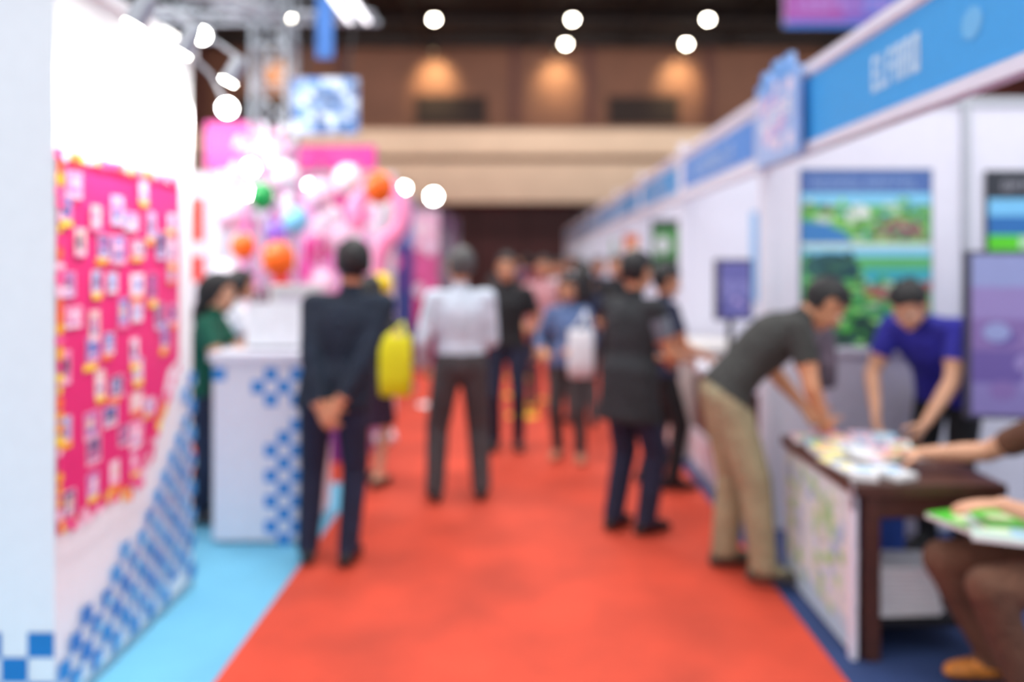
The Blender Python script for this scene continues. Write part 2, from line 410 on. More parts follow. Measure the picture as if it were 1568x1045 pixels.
mb = MB(); mb.box(-2.45,6.15,.01,-1.25,6.6,.9,0); mb.box(-2.48,6.12,.9,-1.22,6.63,.94,1)
p = Pr(mb,(-2.45,6.15,0),(1,0,0),(0,0,1),2)
for i in range(8): p.ell(.1+i*.14,.5+.2*(i%2),.05,.05,(250,200,230),1)
mb.build('toy_display_counter',[mat('purple_counter',(130,56,150),.5),WHITEP,PRINT])
bal = [(-1.14,2.14,.115,0),(-2.05,2.07,.10,1),(-1.92,1.58,.13,0),(-2.20,1.68,.095,0),(-1.98,1.78,.10,2),(-1.78,1.88,.10,3),(-1.12,1.38,.085,4),
       (-1.90,1.40,.07,5),(-1.62,2.08,.12,6),(-1.70,1.66,.11,8),(-2.30,1.92,.11,6),(-1.42,2.22,.11,7),(-1.5,1.75,.12,6),(-2.32,1.45,.11,7),(-1.40,1.55,.10,8),(-1.62,1.38,.11,6),(-1.85,2.24,.09,7),(-1.60,1.90,.11,7)]
bm_ = [mat('balloon_'+n,c,.25,var=.02) for n,c in [('orange',(250,104,10)),('green',(10,150,70)),('purple',(150,106,220)),('sky',(130,200,236)),('yellow',(248,210,10)),('red',(226,36,40)),('pale_pink',(248,200,226)),('white',(248,240,250)),('hot_pink',(236,70,160))]]
mb = MB()
for i,(x,z,r,c_) in enumerate(bal):
    y = 6.35 + .18*math.sin(i*2.3)
    if c_ in (0,1,4,5): y = 6.22
    mb.sph((x,y,z),(r,r,r*1.12),c_,18,12); mb.cyl((x,y,z-r*1.2),(x,y,z-r*1.02),.018,.006,c_)
    bx=min(max(x,-2.4),-1.28); mb.tube([(bx,6.35,.945),(x*.6+bx*.4,y,(z-r+.93)*.5),(x,y,z-r*1.1)],.005,9)
mb.build('balloon_bunch', bm_+[WHITEP], smooth=True)
mb = MB(); pts=[]
cx, cz = -1.26, 1.98
for k in range(19):
    a = math.radians(200 - k*15); pts.append((cx+.20*math.cos(a), 6.9, cz+.24*math.sin(a)))
pts += [(cx+.0,6.9,1.62),(cx-.03,6.9,1.45),(cx-.05,6.9,1.0),(cx-.05,6.9,.05)]
mb.tube(pts,.08,0,14)
mb.sph(pts[0],.08,0)
mb.cyl((cx-.05,6.9,.01),(cx-.05,6.9,.08),.2,.18,1,20)
mb.build('pink_inflatable_cane',[mat('light_pink_vinyl',(248,150,194),.3,var=.03),WHITEP],smooth=True)

def truss(mb, a, b, w=.30, r=.02, step=.32, mi=0):
    a, b = V(a), V(b); d = (b-a); Ln = d.length; d.normalize()
    if abs(d.z) > .9: u = V((1,0,0))
    else: u = V((0,0,1))
    v = d.cross(u).normalized(); h = w/2
    cs = [u*h+v*h, u*h-v*h, -u*h-v*h, -u*h+v*h]
    for c in cs: mb.cyl(a+c, b+c, r, r, mi, 8)
    n = int(Ln/step)
    for k in range(n):
        p0 = a+d*(k*Ln/n); p1 = a+d*((k+1)*Ln/n)
        for i in range(4):
            c0, c1 = cs[i], cs[(i+1)%4]
            if k % 2: c0, c1 = c1, c0
            mb.cyl(p0+c0, p1+c1, r*.55, r*.55, mi, 6); mb.cyl(p0+c0, p0+c1, r*.5, r*.5, mi, 6)
mb = MB()
truss(mb,(-2.2,7.0,.03),(-2.2,7.0,4.1)); truss(mb,(-5.4,7.0,.03),(-5.4,7.0,4.1))
truss(mb,(-5.6,7.0,3.85),(-1.3,7.0,3.85)); truss(mb,(-2.2,7.0,3.85),(-2.2,4.6,3.35),.26)
truss(mb,(-2.9,5.0,.03),(-2.9,5.0,3.5),.26)
mb.box(-2.45,6.75,.008,-1.95,7.25,.03,1); mb.box(-5.65,6.75,.008,-5.15,7.25,.03,1); mb.box(-3.1,4.8,.006,-2.7,5.2,.03,1)
mb.build('lighting_truss',[mat('truss_aluminium',(150,156,164),.45,.3,.05),ALU])
mb = MB()
for x in (-1.55,-1.40):
    mb.obox((x,6.6,3.72),(.05,1.0,.05),Matrix.Identity(3),1); mb.obox((x,6.6,3.69),(.04,.96,.02),Matrix.Identity(3),0)
mb.build('led_batten',[LEDM,ALU])
mb = MB(); mb.box(-1.90,6.50,2.60,-1.36,6.53,3.06,0)
p = Pr(mb,(-1.90,6.50,2.60),(1,0,0),(0,0,1),1); p.rect(0,0,.54,.46,(140,162,196),1)
for i in range(9):
    for j in range(8):
        if random.random()<.6: p.rect(i*.06,j*.0575,i*.06+.06,j*.0575+.0575,random.choice([(60,96,150),(86,132,190),(200,212,230),(66,80,110)]),2)
mb.cyl((-1.8,6.52,3.06),(-1.8,6.9,3.72),.01,.01,2); mb.cyl((-1.46,6.52,3.06),(-1.46,6.9,3.72),.01,.01,2)
mb.box(-1.78,6.80,3.3,-1.64,6.83,3.9,3)
mb.build('pixel_pattern_banner',[WHITEP,PRINT,BLACKM,mat('sky_blue_flag',(60,110,180),.6)])
mb = MB()
for k in range(90):
    t = random.random(); x = -2.25+random.uniform(-.2,.28); z = 1.95+t*.75; y = 6.8+random.uniform(-.15,.03)
    mb.obox((x,y,z),(.07,.01,.05),Matrix.Rotation(random.uniform(0,6),3,'Y')@Matrix.Rotation(random.uniform(-1,1),3,'Z'),random.randint(0,1))
mb.tube([(-2.25,6.8,1.9),(-2.2,6.76,2.4),(-2.22,6.8,2.75)],.02,0)
mb.build('tinsel_garland',[mat('silver_tinsel',(226,226,236),.3,.2),mat('pink_tinsel',(245,190,222),.3,.2)])
for (x,y,z,b,r) in [(-2.28,6.62,2.34,(-2.2,6.83,2.5),.045),(-2.26,6.60,2.12,(-2.2,6.83,2.2),.04),(-1.02,8.9,2.28,(-1.32,9.3,2.25),.055),(-1.9,7.1,2.22,(-1.9,7.44,2.45),.05),(-1.55,7.1,2.22,(-1.55,7.44,2.45),.05),(-1.30,8.6,2.35,(-1.34,9.3,2.2),.035),
                    (-2.9,4.7,2.72,(-2.9,4.87,2.9),.03)]:
    spotlamp('stage_spotlight',(x,y,z),(x*.6,0,z-.8),b,r)

def rollup(x0,x1,y,h,cols,yaw=0):
    mb = MB(); mb.box(x0,y,.01,x1,y+.18,.09,1); mb.box(x0+.01,y+.08,.09,x1-.01,y+.085,h,0); mb.box(x0,y+.07,h,x1,y+.095,h+.03,1); mb.cyl(((x0+x1)/2,y+.12,.08),((x0+x1)/2,y+.10,h),.012,.012,1)
    p = Pr(mb,(x0+.01,y+.08,.09),(1,0,0),(0,0,1),2); W=x1-x0-.02; H=h-.09
    n=len(cols)
    for i,c in enumerate(cols): p.rect(0,H*i/n,W,H*(i+1)/n,c,1)
    for k in range(6): p.ell(random.uniform(.1,W-.1),random.uniform(.3,H-.2),.08,.1,random.choice([(225,210,235),(220,100,170)]),2)
    p.text(.08,H-.3,W-.08,H-.18,(245,245,250),3,6)
    mb.build('roll_up_banner',[CARD,ALU,PRINT])
rollup(-1.95,-1.30,9.3,2.3,[(60,40,90),(50,70,140),(80,60,140),(110,136,196)])
rollup(-1.85,-1.22,11.3,2.25,[(130,20,80),(190,40,110),(200,90,150),(225,180,210)])
mb = MB()
for (y,c) in ((12.5,0),(14.3,1),(16.3,0)):
    mb.box(-5,y,.01,-1.35,y+.06,2.4,c); mb.box(-1.42,y-.9,2.1,-1.36,y,2.4,2)
    mb.box(-1.42,y-.06,.01,-1.35,y+.0,2.4,1)
mb.build('left_booth_row',[mat('mauve_panel',(140,90,130),.5),mat('grey_panel',(140,140,158),.5),mat('plum_panel',(80,34,80),.5)])

mb = MB()
for (x,y,w,c) in [(-.02,8.0,.16,0),(.02,8.5,.14,0),(-.1,9.2,.14,0),(.18,8.9,.12,1),(-1.0,8.6,.16,2),(-.05,10.5,.2,0)]:
    mb.cyl((x,y,.008),(x,y,.011),w,w,c,20)
mb.build('floor_stickers',[mat('yellow_vinyl',(252,200,60),.4),mat('orange_vinyl',(250,150,50),.4),CARD])

# ------------------------------------------------------------------ right side furniture
TX=1.88
mb = MB()
mb.box(1.28,3.10,.655,TX,3.98,.70,0)
for x,y in ((1.36,3.14),(TX-.05,3.14),(TX-.05,3.92)): mb.box(x-.03,y-.03,.006,x+.03,y+.03,.655,0)
mb.box(1.36,3.13,.56,TX-.05,3.16,.655,0); mb.box(1.36,3.90,.03,TX-.05,3.93,.655,4)  # back panel coloured dark to stand for the shade inside the open table
mb.box(1.36,3.2,.10,TX-.05,3.88,.13,4)
mb.box(1.29,3.14,.02,1.315,3.94,.655,1)
p = Pr(mb,(1.29,3.94,.02),(0,-1,0),(0,0,1),2)
p.rect(.01,.01,.79,.63,(214,230,232),1); p.rect(.02,.02,.78,.12,(180,212,228),2)
for k in range(80):
    p.ell(random.uniform(.07,.73),random.uniform(.08,.58),random.uniform(.02,.05),random.uniform(.015,.04),random.choice([(180,220,176),(160,210,150),(190,214,236),(226,238,232),(170,200,230),(205,220,200)]),2)
mb.box(1.275,3.10,.60,1.29,3.13,.70,3); mb.box(1.275,3.11,.01,1.30,3.15,.655,1)
mb.build('leaflet_table',[DWOOD,WHITEP,PRINT,ALU,mat('dark_table_inside',(24,24,34),.8)],bevel=.003)
mb = MB()
cols=[(236,238,238),(246,190,206),(180,220,140),(248,232,130),(150,200,234),(238,238,242),(240,140,160),(200,212,230),(110,140,190)]
for i in range(4):
    for j in range(7):
        x=1.36+i*.13+random.uniform(-.02,.02); y=3.2+j*.112+random.uniform(-.02,.02); h=random.uniform(.006,.03)
        if x>1.62 and y<3.45: continue
        R=Matrix.Rotation(random.uniform(-.5,.5),3,'Z'); c=random.choice(cols)
        mb.obox((x,y,.702+h/2),(.105,.15,h),R,0,(232,232,234)); mb.obox((x,y,.7035+h),(.10,.145,.002),R,0,c)
        mb.obox((x,y,.7055+h),(.06,.05,.002),R,0,random.choice(cols))
mb.build('leaflet_piles',[PRINT])
mb = MB()
for k in range(11): mb.obox((1.54+random.uniform(-.012,.012),3.32,.142+k*.018),(.29,.2,.016),Matrix.Rotation(random.uniform(-.08,.08),3,'Z'),0)
mb.build('paper_stack',[mat('white_paper',(246,246,250),.6,var=.03)])
mb = MB(); mb.box(1.50,3.6,.132,1.72,3.85,.46,0); mb.box(1.49,3.59,.42,1.73,3.86,.48,0)
mb.build('blue_storage_box',[mat('blue_plastic',(40,80,170),.5)],bevel=.01)
mb = MB()
for x,y,c,z in ((1.62,2.93,(80,196,50),.605),(1.74,2.90,(60,170,60),.61),(1.64,2.78,(200,225,215),.62),(1.76,2.76,(170,210,235),.625),(1.70,2.86,(110,215,80),.632)):
    R=Matrix.Rotation(random.uniform(-.4,.4),3,'Z'); mb.obox((x,y,z+.008),(.16,.21,.016),R,0,(235,235,235)); mb.obox((x,y,z+.018),(.158,.208,.003),R,0,c); mb.obox((x,y,z+.021),(.08,.06,.003),R,0,(240,245,200))
mb.build('green_brochures',[PRINT])

mb = MB(); mb.box(1.72,4.50,.01,2.22,4.61,1.04,0); mb.box(1.70,4.48,1.04,2.24,4.62,1.07,0); mb.box(1.965,4.492,.08,1.975,4.50,1.0,1); mb.sph((1.93,4.49,.6),.012,1); mb.sph((2.01,4.49,.6),.012,1)
mb.build('grey_cabinet',[mat('lavender_laminate',(196,190,208),.5),ALU])
def monitor(name,c,w,h,yaw,cols,foot_z,pole=True):
    mb = MB(); c=V(c); R=Matrix.Rotation(math.radians(yaw),3,'Z')
    mb.obox(c,(w,.05,h),R,0)
    p = Pr(mb,c+R@V((-w/2+.02,-.026,-h/2+.02)),R@V((1,0,0)),(0,0,1),1); W=w-.04;H=h-.04
    n=len(cols)
    for i,k in enumerate(cols): p.rect(0,H*i/n,W,H*(i+1)/n,k,1)
    for k in range(14): p.ell(random.uniform(.14*W,.86*W),random.uniform(.1*H,.9*H),W*.1,H*.06,random.choice(cols+[(170,150,195)]),1)
    b=c+R@V((0,.045,0)); mb.cyl(b,(b.x,b.y,foot_z+.02),.022,.022,2); mb.obox(b,(w*.4,.04,h*.3),R,2)
    mb.cyl((b.x,b.y,foot_z),(b.x,b.y,foot_z+.025),.16 if pole else .09,.15 if pole else .08,2,24)
    mb.build(name,[mat('bezel',(70,66,86),.4),SCREEN,BLACKM],bevel=.002)
monitor('portrait_display',(2.44,3.78,1.22),.66,.80,-8,[(118,106,160),(92,74,140),(116,92,150),(132,116,170),(130,138,184)],.007)
mb = MB(); mb.box(1.30,4.86,.30,1.95,6.1,.76,1); mb.box(1.28,4.84,.01,1.97,6.12,.30,0); mb.box(1.24,4.82,.76,2.0,6.14,.80,0)
mb.build('display_counter',[WHITEP,DWOOD],bevel=.004)
mb = MB(); mb.box(1.22,6.25,.01,1.9,6.95,.86,0); mb.box(1.20,6.23,.86,1.92,6.97,.9,0); mb.build('white_booth_counter',[mat('cream_laminate',(222,216,212),.5)],bevel=.004)
monitor('small_display',(1.44,5.5,1.37),.27,.42,14,[(90,90,150),(120,120,175),(100,100,160)],.80,False)

# ------------------------------------------------------------------ people
SKIN = mat('skin_tan',(200,140,104),.6,var=.08); SKIN2 = mat('skin_light',(222,166,134),.6,var=.07)
HAIR = mat('black_hair',(18,15,17),.55,var=.3,scale=60); HAIRG = mat('grey_hair',(80,78,78),.5,var=.3,scale=60)
EYEW = mat('eye_white',(235,232,228),.3); IRIS = mat('iris_dark',(30,18,14),.2); LIPS = mat('lips',(176,96,88),.45)
SHOE = mat('black_leather',(18,18,20),.35)

def remesh(mb, voxel, it):
    me = bpy.data.meshes.new('tmp'); me.from_pydata(mb.v, [], mb.f)
    bm = bmesh.new(); bm.from_mesh(me); bmesh.ops.recalc_face_normals(bm, faces=bm.faces); bm.to_mesh(me); bm.free()
    ob = bpy.data.objects.new('tmp', me); SC.collection.objects.link(ob)
    r = ob.modifiers.new('r','REMESH'); r.mode='VOXEL'; r.voxel_size=voxel
    s = ob.modifiers.new('s','SMOOTH'); s.factor=.5; s.iterations=it
    dg = bpy.context.evaluated_depsgraph_get(); ev = ob.evaluated_get(dg); m2 = ev.to_mesh()
    vs = np.zeros(len(m2.vertices)*3); m2.vertices.foreach_get('co', vs); vs = vs.reshape(-1,3)
    fs = [tuple(p.vertices) for p in m2.polygons]
    ev.to_mesh_clear(); bpy.data.objects.remove(ob); bpy.data.meshes.remove(me)
    return vs, fs

def segd(P, a, b):
    a = np.array(a); b = np.array(b); ab = b-a
    t = np.clip(((P-a)@ab)/max(ab@ab,1e-9),0,1)
    return np.linalg.norm(P-(a+t[:,None]*ab),axis=1), t

def ik(a, c, l1, l2, pole):
    d = c-a; L = d.length
    if L > (l1+l2)*.995: c = a + d.normalized()*(l1+l2)*.995; d = c-a; L = d.length
    x = (l1*l1-l2*l2+L*L)/(2*L); h = math.sqrt(max(l1*l1-x*x,0)); u = d.normalized()
    p = V(pole); p = (p-u*p.dot(u)).normalized()
    return a+u*x+p*h, c

HS = 1.07
def person(name,x,y,yaw,h,shirt,trou,hair=None,skin=None,sleeve='short',hem=.03,lean=0,side=0,pel=(0,0,.92),feet=((-.1,0),(.1,0)),
           wr=((-.26,.06,.86),(.26,.06,.86)),poles=((-.6,-1,-.2),(.6,-1,-.2)),female=False,longhair=False,neck=None,pitch=5,turn=0,bulk=0.0,
           skirt=None,lod=0,sleeve_m=None,curl=28,hd=None,twist=0,bareleg=False,shoe=None,seated=False,loose=.006,collar=None):
    S = h/1.7; skin = skin or SKIN; hair = hair or HAIR
    rad = math.radians
    def dv(le, si): return V((math.sin(rad(si)), math.sin(rad(le)), math.cos(rad(le)))).normalized()
    P0 = V(pel); d1, d2, d3 = dv(lean*.75,side), dv(lean,side), dv(lean*1.15,side)
    P1 = P0+d1*.14; P2 = P1+d2*.18; P3 = P2+d3*.17
    lat = V((1,0,0))
    if twist: lat2 = V((math.cos(rad(twist)),math.sin(rad(twist)),0))
    else: lat2 = lat
    nd = dv(neck if neck is not None else lean*.7+6, side*.5)
    HC = P3+nd*.165
    shw = .155 if female else .178
    sh = [P2+d3*.115-lat2*shw, P2+d3*.115+lat2*shw]
    hp = [P0-d1*.03-lat*.088, P0-d1*.03+lat*.088]
    el=[];wrs=[]
    for i in range(2):
        e,w = ik(sh[i],V(wr[i]),.285,.25,poles[i]); el.append(e); wrs.append(w)
    kn=[];an=[]
    for i in range(2):
        f = feet[i]; fz = f[2] if len(f)>2 else 0
        k,a = ik(hp[i],V((f[0],f[1],.085+fz)),.425,.405,(0.15*(1 if i else -1),1,.25)); kn.append(k); an.append(a)
    b = MB()
    fem = female
    prof = [(-.10,.095,.075),(-.05,.15,.105),(0,.172 if fem else .166,.118),(.08,.148 if fem else .155,.105),(.16,.125 if fem else .147,.095 if fem else .102),
            (.26,.145 if fem else .165,.112 if fem else .116),(.34,.155 if fem else .180,.118),(.40,.15 if fem else .172,.10),(.44,.11 if fem else .125,.082),(.47,.07,.068),(.50,.057,.058)]
    if hem < -.04:
        prof = [(hem,.178,.135)]+[(hem+.02,.182,.138)]+[(s,max(rx,.178 if s<.1 else rx),max(ry,.13 if s<.1 else ry)) for s,rx,ry in prof if s>hem+.05]
    knots = [0,.14,.32,.49]; PP=[P0,P1,P2,P3]; DD=[d1,d2,d3]
    rings=[]
    for s_,rx,ry in prof:
        k = 0 if s_<.14 else (1 if s_<.32 else 2)
        c = PP[k]+DD[k]*(s_-knots[k]); d = DD[k]
        l = lat.lerp(lat2, min(max(s_/.4,0),1)).normalized(); fwd = d.cross(l).normalized()
        bk = bulk if s_<.45 else 0
        rings.append((c+fwd*(.006 if .1<s_<.4 else 0), l*(rx+bk), fwd*(ry+bk)))
    b.loft(rings,0,20)
    for i in range(2): b.cap(P2+d3*.10+lat2*(.06*(1 if i else -1)), sh[i], .07+bulk*.5, .062+bulk*.6)
    b.cap(P3-d3*.03, HC-nd*.07, .058,.052)
    ll = loose
    for i in range(2):
        b.sph(hp[i],.10)
        if bareleg:
            b.cap(hp[i],kn[i],.08,.052); b.cap(kn[i],an[i],.05,.034)
            mid = kn[i].lerp(an[i],.3); b.sph(mid+V((0,-.012,0)),.052)
        else:
            b.cap(hp[i],kn[i],.092+ll*.5,.066+ll); b.cap(kn[i],an[i]+V((0,0,.0)),.064+ll,.050+ll)
        up = sh[i]; e=el[i]; w=wrs[i]
        if sleeve=='long':
            b.cap(up,e,.062+bulk*.4,.05+bulk*.3); b.cap(e,e.lerp(w,.93),.05+bulk*.3,.037+bulk*.2); b.cap(e,w,.038,.027)
        else:
            b.cap(up,e,.052,.041); b.cap(e,e.lerp(w,.35),.042,.041); b.cap(e.lerp(w,.3),w,.040,.027)
            b.cap(up,up.lerp(e,.55),.062+bulk*.4,.058+bulk*.3)
        o = 1 if i else -1; fd = V((.16*o,1,0)).normalized(); fl = V((fd.y,-fd.x,0)); a=an[i]; base=V((a.x,a.y,a.z-.085))
        rg=[]
        for q,rx,rz in [(-.085,.022,.02),(-.06,.036,.038),(0,.042,.05),(.07,.046,.04),(.13,.048,.03),(.17,.036,.024),(.19,.015,.012)]:
            rg.append((base+fd*q+V((0,0,rz+.012)),fl*rx,V((0,0,rz))))
        b.loft(rg,0,14)
        b.cap(a,base+V((0,0,.05)),.04,.04)
    if skirt:
        z1=skirt; rr=[]
        for t in (0,.3,.7,1):
            c=P0+V((0,0,-(P0.z-z1)*t)); r_=.17+.05*t
            rr.append((c,lat*r_,V((0,1,0))*(r_*.8)))
        b.loft(rr,0,22)
    vs,fs = remesh(b,.013 if lod==0 else .019,2)
    cen = np.array([vs[list(f)].mean(axis=0) for f in fs])
    bones=[(P0,P1,.15,'t'),(P1,P2,.15,'t'),(P2,P2+d3*.13,.14,'t'),(sh[0],sh[1],.07,'t'),(P3,HC,.055,'n')]
    for i in range(2):
        bones += [(sh[i],el[i],.055,'u'),(el[i],wrs[i],.042,'f'),(hp[i],kn[i],.085,'h'),(kn[i],an[i],.06,'s'),(an[i]-V((0,.05,.05)),an[i]+V((0,.14,-.06)),.045,'o')]
    best=np.full(len(fs),1e9); lab=np.zeros(len(fs),int); tt=np.zeros(len(fs))
    for k,(a,c,r,l_) in enumerate(bones):
        d,t=segd(cen,a,c); d=d/r; m=d<best; best[m]=d[m]; lab[m]=k; tt[m]=t[m]
    sp = (cen-np.array(P0))@np.array(d1)
    mi=[]
    for k in range(len(fs)):
        l_=bones[lab[k]][3]; t=tt[k]
        if l_=='t': m = 1 if sp[k]>hem else 2
        elif l_=='n': m = 0 if t>(.26 if collar else .12) else (9 if (collar and t>.05) else 1)
        elif l_=='u': m = (1 if not sleeve_m else 8) if (sleeve=='long' or t<.62) else 0
        elif l_=='f': m = (1 if not sleeve_m else 8) if (sleeve=='long' and t<.93) else 0
        elif l_=='h':
            m = 1 if sp[k]>hem else 2
            if bareleg and cen[k][2] < (skirt or .5): m=0
        elif l_=='s':
            m = 0 if bareleg else 2
            if cen[k][2]<.07: m=3
            if skirt and cen[k][2]>skirt: m=2
        else: m = 3 if cen[k][2]<an[0].z+.0 else (0 if bareleg else 2)
        mi.append(m)
    out = MB(); out.v=[tuple(p) for p in vs]; out.f=[list(f) for f in fs]; out.m=mi; out.c=[(1,1,1)]*len(fs)
    # ---- head
    Rh = Matrix.Rotation(rad(turn),3,'Z')@Matrix.Rotation(rad(-pitch),3,'X')@Matrix.Rotation(rad(side*.3),3,'Y')
    ax = (Rh@V((1,0,0)),Rh@V((0,1,0)),Rh@V((0,0,1)))
    H = lambda a,b_,c: HC+ax[0]*a+ax[1]*b_+ax[2]*c
    hb = MB()
    hb.sph(H(0,-.012,.027),(.074,.094,.088),0,20,14,ax); hb.sph(H(0,.022,-.04),(.058,.066,.07),0,18,12,ax)
    hb.sph(H(0,.062,-.088),(.024,.022,.022),0,12,8,ax); hb.cap(H(0,.088,.002),H(0,.106,-.026),.008,.012)
    hb.cap(H(-.034,.075,.02),H(.034,.075,.02),.014,.014); hb.cap(H(-.018,.084,-.056),H(.018,.084,-.056),.009,.009)
    for o in (-1,1):
        hb.sph(H(.074*o,-.008,-.008),(.012,.02,.032),0,10,8,ax); hb.sph(H(.034*o,.052,-.03),.03,0,12,8,ax); hb.sph(H(.012*o,.094,-.028),.008,0,8,6)
    hb.cap(H(0,-.02,-.05),HC-nd*.09,.050,.050)
    if longhair:
        hb.sph(H(0,-.04,-.01),(.086,.085,.11),0,16,12,ax); hb.sph(H(0,-.07,-.12),(.085,.045,.12),0,16,12,ax)
    hv,hf = remesh(hb,.0065 if lod==0 else .010,2)
    A=np.array([list(a) for a in ax]); loc=(hv-np.array(HC))@A.T
    X,Y,Z=loc[:,0],loc[:,1],loc[:,2]
    line=np.where(Y>.055,.062,np.where(Y>-.02,.062-(.055-Y)*1.1,-.058))
    msk=(Z>line)&~((np.abs(X)>.074)&(Z<.03)&(np.abs(Y+.008)<.026))
    if longhair: msk=msk|((Y<-.012)&(Z>-.235))|((np.abs(X)>.062)&(Y<.03)&(Z>-.1))
    ctr=np.array([0,-.012,.02]); dirs=loc-ctr; dirs/=np.linalg.norm(dirs,axis=1)[:,None]
    amt=np.where(msk,.014+.003*np.sin(X*160+Y*90),0)
    loc2=(loc+dirs*amt[:,None])*HS; hv=loc2@A+np.array(HC)
    hm=[]
    for f in hf:
        f=list(f)
        if msk[f].mean()>.5: hm.append(4)
        else:
            c=loc[f].mean(axis=0)
            if abs(c[0])<.022 and -.065<c[2]<-.047 and c[1]>.07: hm.append(7)
            elif .016<abs(c[0])<.046 and .018<c[2]<.027 and c[1]>.06: hm.append(4)
            else: hm.append(0)
    o_=len(out.v); out.v+= [tuple(p) for p in hv]; out.f += [[o_+i for i in f] for f in hf]; out.m+=hm; out.c += [(1,1,1)]*len(hf)
    H2 = lambda a,b_,c: H(a*HS,b_*HS,c*HS)
    for o in (-1,1):
        out.sph(H2(.031*o,.078,-.001),(.014,.012,.009),5,12,8,ax); out.sph(H2(.031*o,.087,-.001),(.006,.0045,.006),6,10,6,ax)
    # ---- hands
    for i in range(2):
        o = 1 if i else -1
        W=wrs[i]; F=(W-el[i]).normalized()
        if hd and hd[i]: F=V(hd[i][0]).normalized(); Nn=V(hd[i][1])
        else: Nn = V((o,-.25,.15)) if abs(F.z)>.6 else V((.35*o,0,1))
        Nn=(Nn-F*Nn.dot(F)).normalized(); T=F.cross(Nn)
        ref = V((-.2*o,1,.3)) if abs(F.z)>.6 else V((-o,.2,0))
        if T.dot(ref)<0: T=-T
        hb=MB(); Q=lambda a,b_,c: W+F*a+T*b_+Nn*c
        hb.loft([(Q(-.03,0,0),T*.024,Nn*.022),(Q(0,0,0),T*.027,Nn*.019),(Q(.03,.003,0),T*.036,Nn*.016),(Q(.07,.002,0),T*.042,Nn*.014),(Q(.092,0,-.001),T*.038,Nn*.010)],0,14)
        for k,(to,ln) in enumerate([(.031,.072),(.0105,.080),(-.0105,.075),(-.031,.058)]):
            p=Q(.082,to,-.001); ang=0; seg=[.46,.30,.24]
            for j in range(3):
                ang+=rad(curl*(.8+.12*k)); sp_=(to*.9)*(1-j*.3)
                dd=(F*math.cos(ang)-Nn*math.sin(ang)+T*sp_).normalized()
                q=p+dd*ln*seg[j]; hb.cap(p,q,.0092-.0009*j,.0084-.0009*j,0,8); p=q
        p=Q(.02,.022,-.004); dd=(F*.62+T*.72-Nn*.25).normalized()
        for j,(ln,r_) in enumerate([(.045,.0125),(.034,.0105),(.026,.009)]):
            q=p+dd*ln; hb.cap(p,q,r_,r_*.9,0,8); p=q; dd=(dd+F*.28-Nn*.2).normalized()
        v3,f3=remesh(hb,.0045 if lod==0 else .0062,1)
        o_=len(out.v); out.v+=[tuple(q) for q in v3]; out.f+=[[o_+k for k in f] for f in f3]; out.m+=[0]*len(f3); out.c+=[(1,1,1)]*len(f3)
    Rz=Matrix.Rotation(rad(yaw),3,'Z'); org=V((x,y,.006))
    out.v=[tuple(org+Rz@(V(p)*S)) for p in out.v]
    out.build(name,[skin,shirt,trou,shoe or SHOE,hair,EYEW,IRIS,LIPS,sleeve_m or shirt,collar or shirt],smooth=True)

cl = lambda n,c,r=.85: mat(n,c,r,var=.22,scale=9,bump=.7,bscale=13,bdist=.03)
NAVY=cl('navy_suit_wool',(18,34,52)); BLK=cl('black_cotton',(26,26,30)); GREYT=cl('charcoal_trousers',(70,66,68)); WSH=cl('pale_blue_white_shirt',(206,216,230))
NAVT=cl('navy_trousers',(26,32,58)); KHAKI=cl('khaki_cargo',(160,150,118)); DGREY=cl('dark_grey_tshirt',(52,52,50)); ROYAL=cl('royal_blue_polo',(44,42,156))
GREEN=cl('green_top',(14,92,72)); WHT=cl('white_cotton',(230,228,236)); DEN=cl('denim_shirt',(90,112,156)); PURP=cl('purple_skirt',(52,34,60)); VEST=cl('dark_long_vest',(36,38,42)); GSL=cl('grey_sleeve',(110,116,128))
PINKS=cl('pink_shirt',(206,150,156)); ORS=cl('brown_shirt',(140,90,66)); BRT=cl('brown_trousers',(104,68,50)); DN2=cl('dark_denim',(36,44,70)); MAG=cl('maroon_shirt',(110,46,64))

person('man_in_navy_suit',-1.01,4.12,4,1.68,NAVY,NAVT,sleeve='long',hem=-.10,side=9,pel=(.03,0,.92),feet=((-.115,.02),(.10,-.03)),
       wr=((-.02,-.185,.855),(.07,-.20,.845)),poles=((-1,-.2,0),(1,-.2,0)),bulk=.014,pitch=2,turn=8,collar=WHT,
       hd=((V((.55,-.1,-.8)),V((0,-1,0))),(V((-.55,-.1,-.8)),V((0,-1,0)))),curl=22)
person('man_in_white_shirt',-.42,5.2,10,1.65,WSH,GREYT,hair=HAIRG,sleeve='long',hem=.07,feet=((-.17,.0),(.14,0)),bulk=.012,collar=WSH,
       wr=((-.24,.14,.90),(.14,.24,1.0)),poles=((-.35,-1,0),(.35,-1,0)),turn=10,loose=.016)
person('man_in_black_tshirt',-.15,6.6,178,1.62,BLK,NAVT,hem=-.03,wr=((-.27,.10,.88),(.25,.10,.88)),skin=SKIN)
person('woman_in_denim_shirt',.34,6.25,168,1.45,DEN,GREYT,hem=-.05,female=True,longhair=True,sleeve='long',wr=((-.10,.24,1.05),(.20,.2,1.02)),pitch=15,feet=((-.12,.05),(.1,-.05)),shoe=mat('tan_sandal',(190,130,100),.5))
person('man_in_long_vest',.60,4.58,-50,1.62,VEST,NAVT,hem=-.24,sleeve='short',sleeve_m=GSL,lean=5,wr=((-.10,.36,1.02),(.16,.34,1.04)),poles=((-.5,-.5,-1),(.5,-.5,-1)),bulk=.018,pitch=15,feet=((-.10,-.03),(.09,.05)),loose=.014)
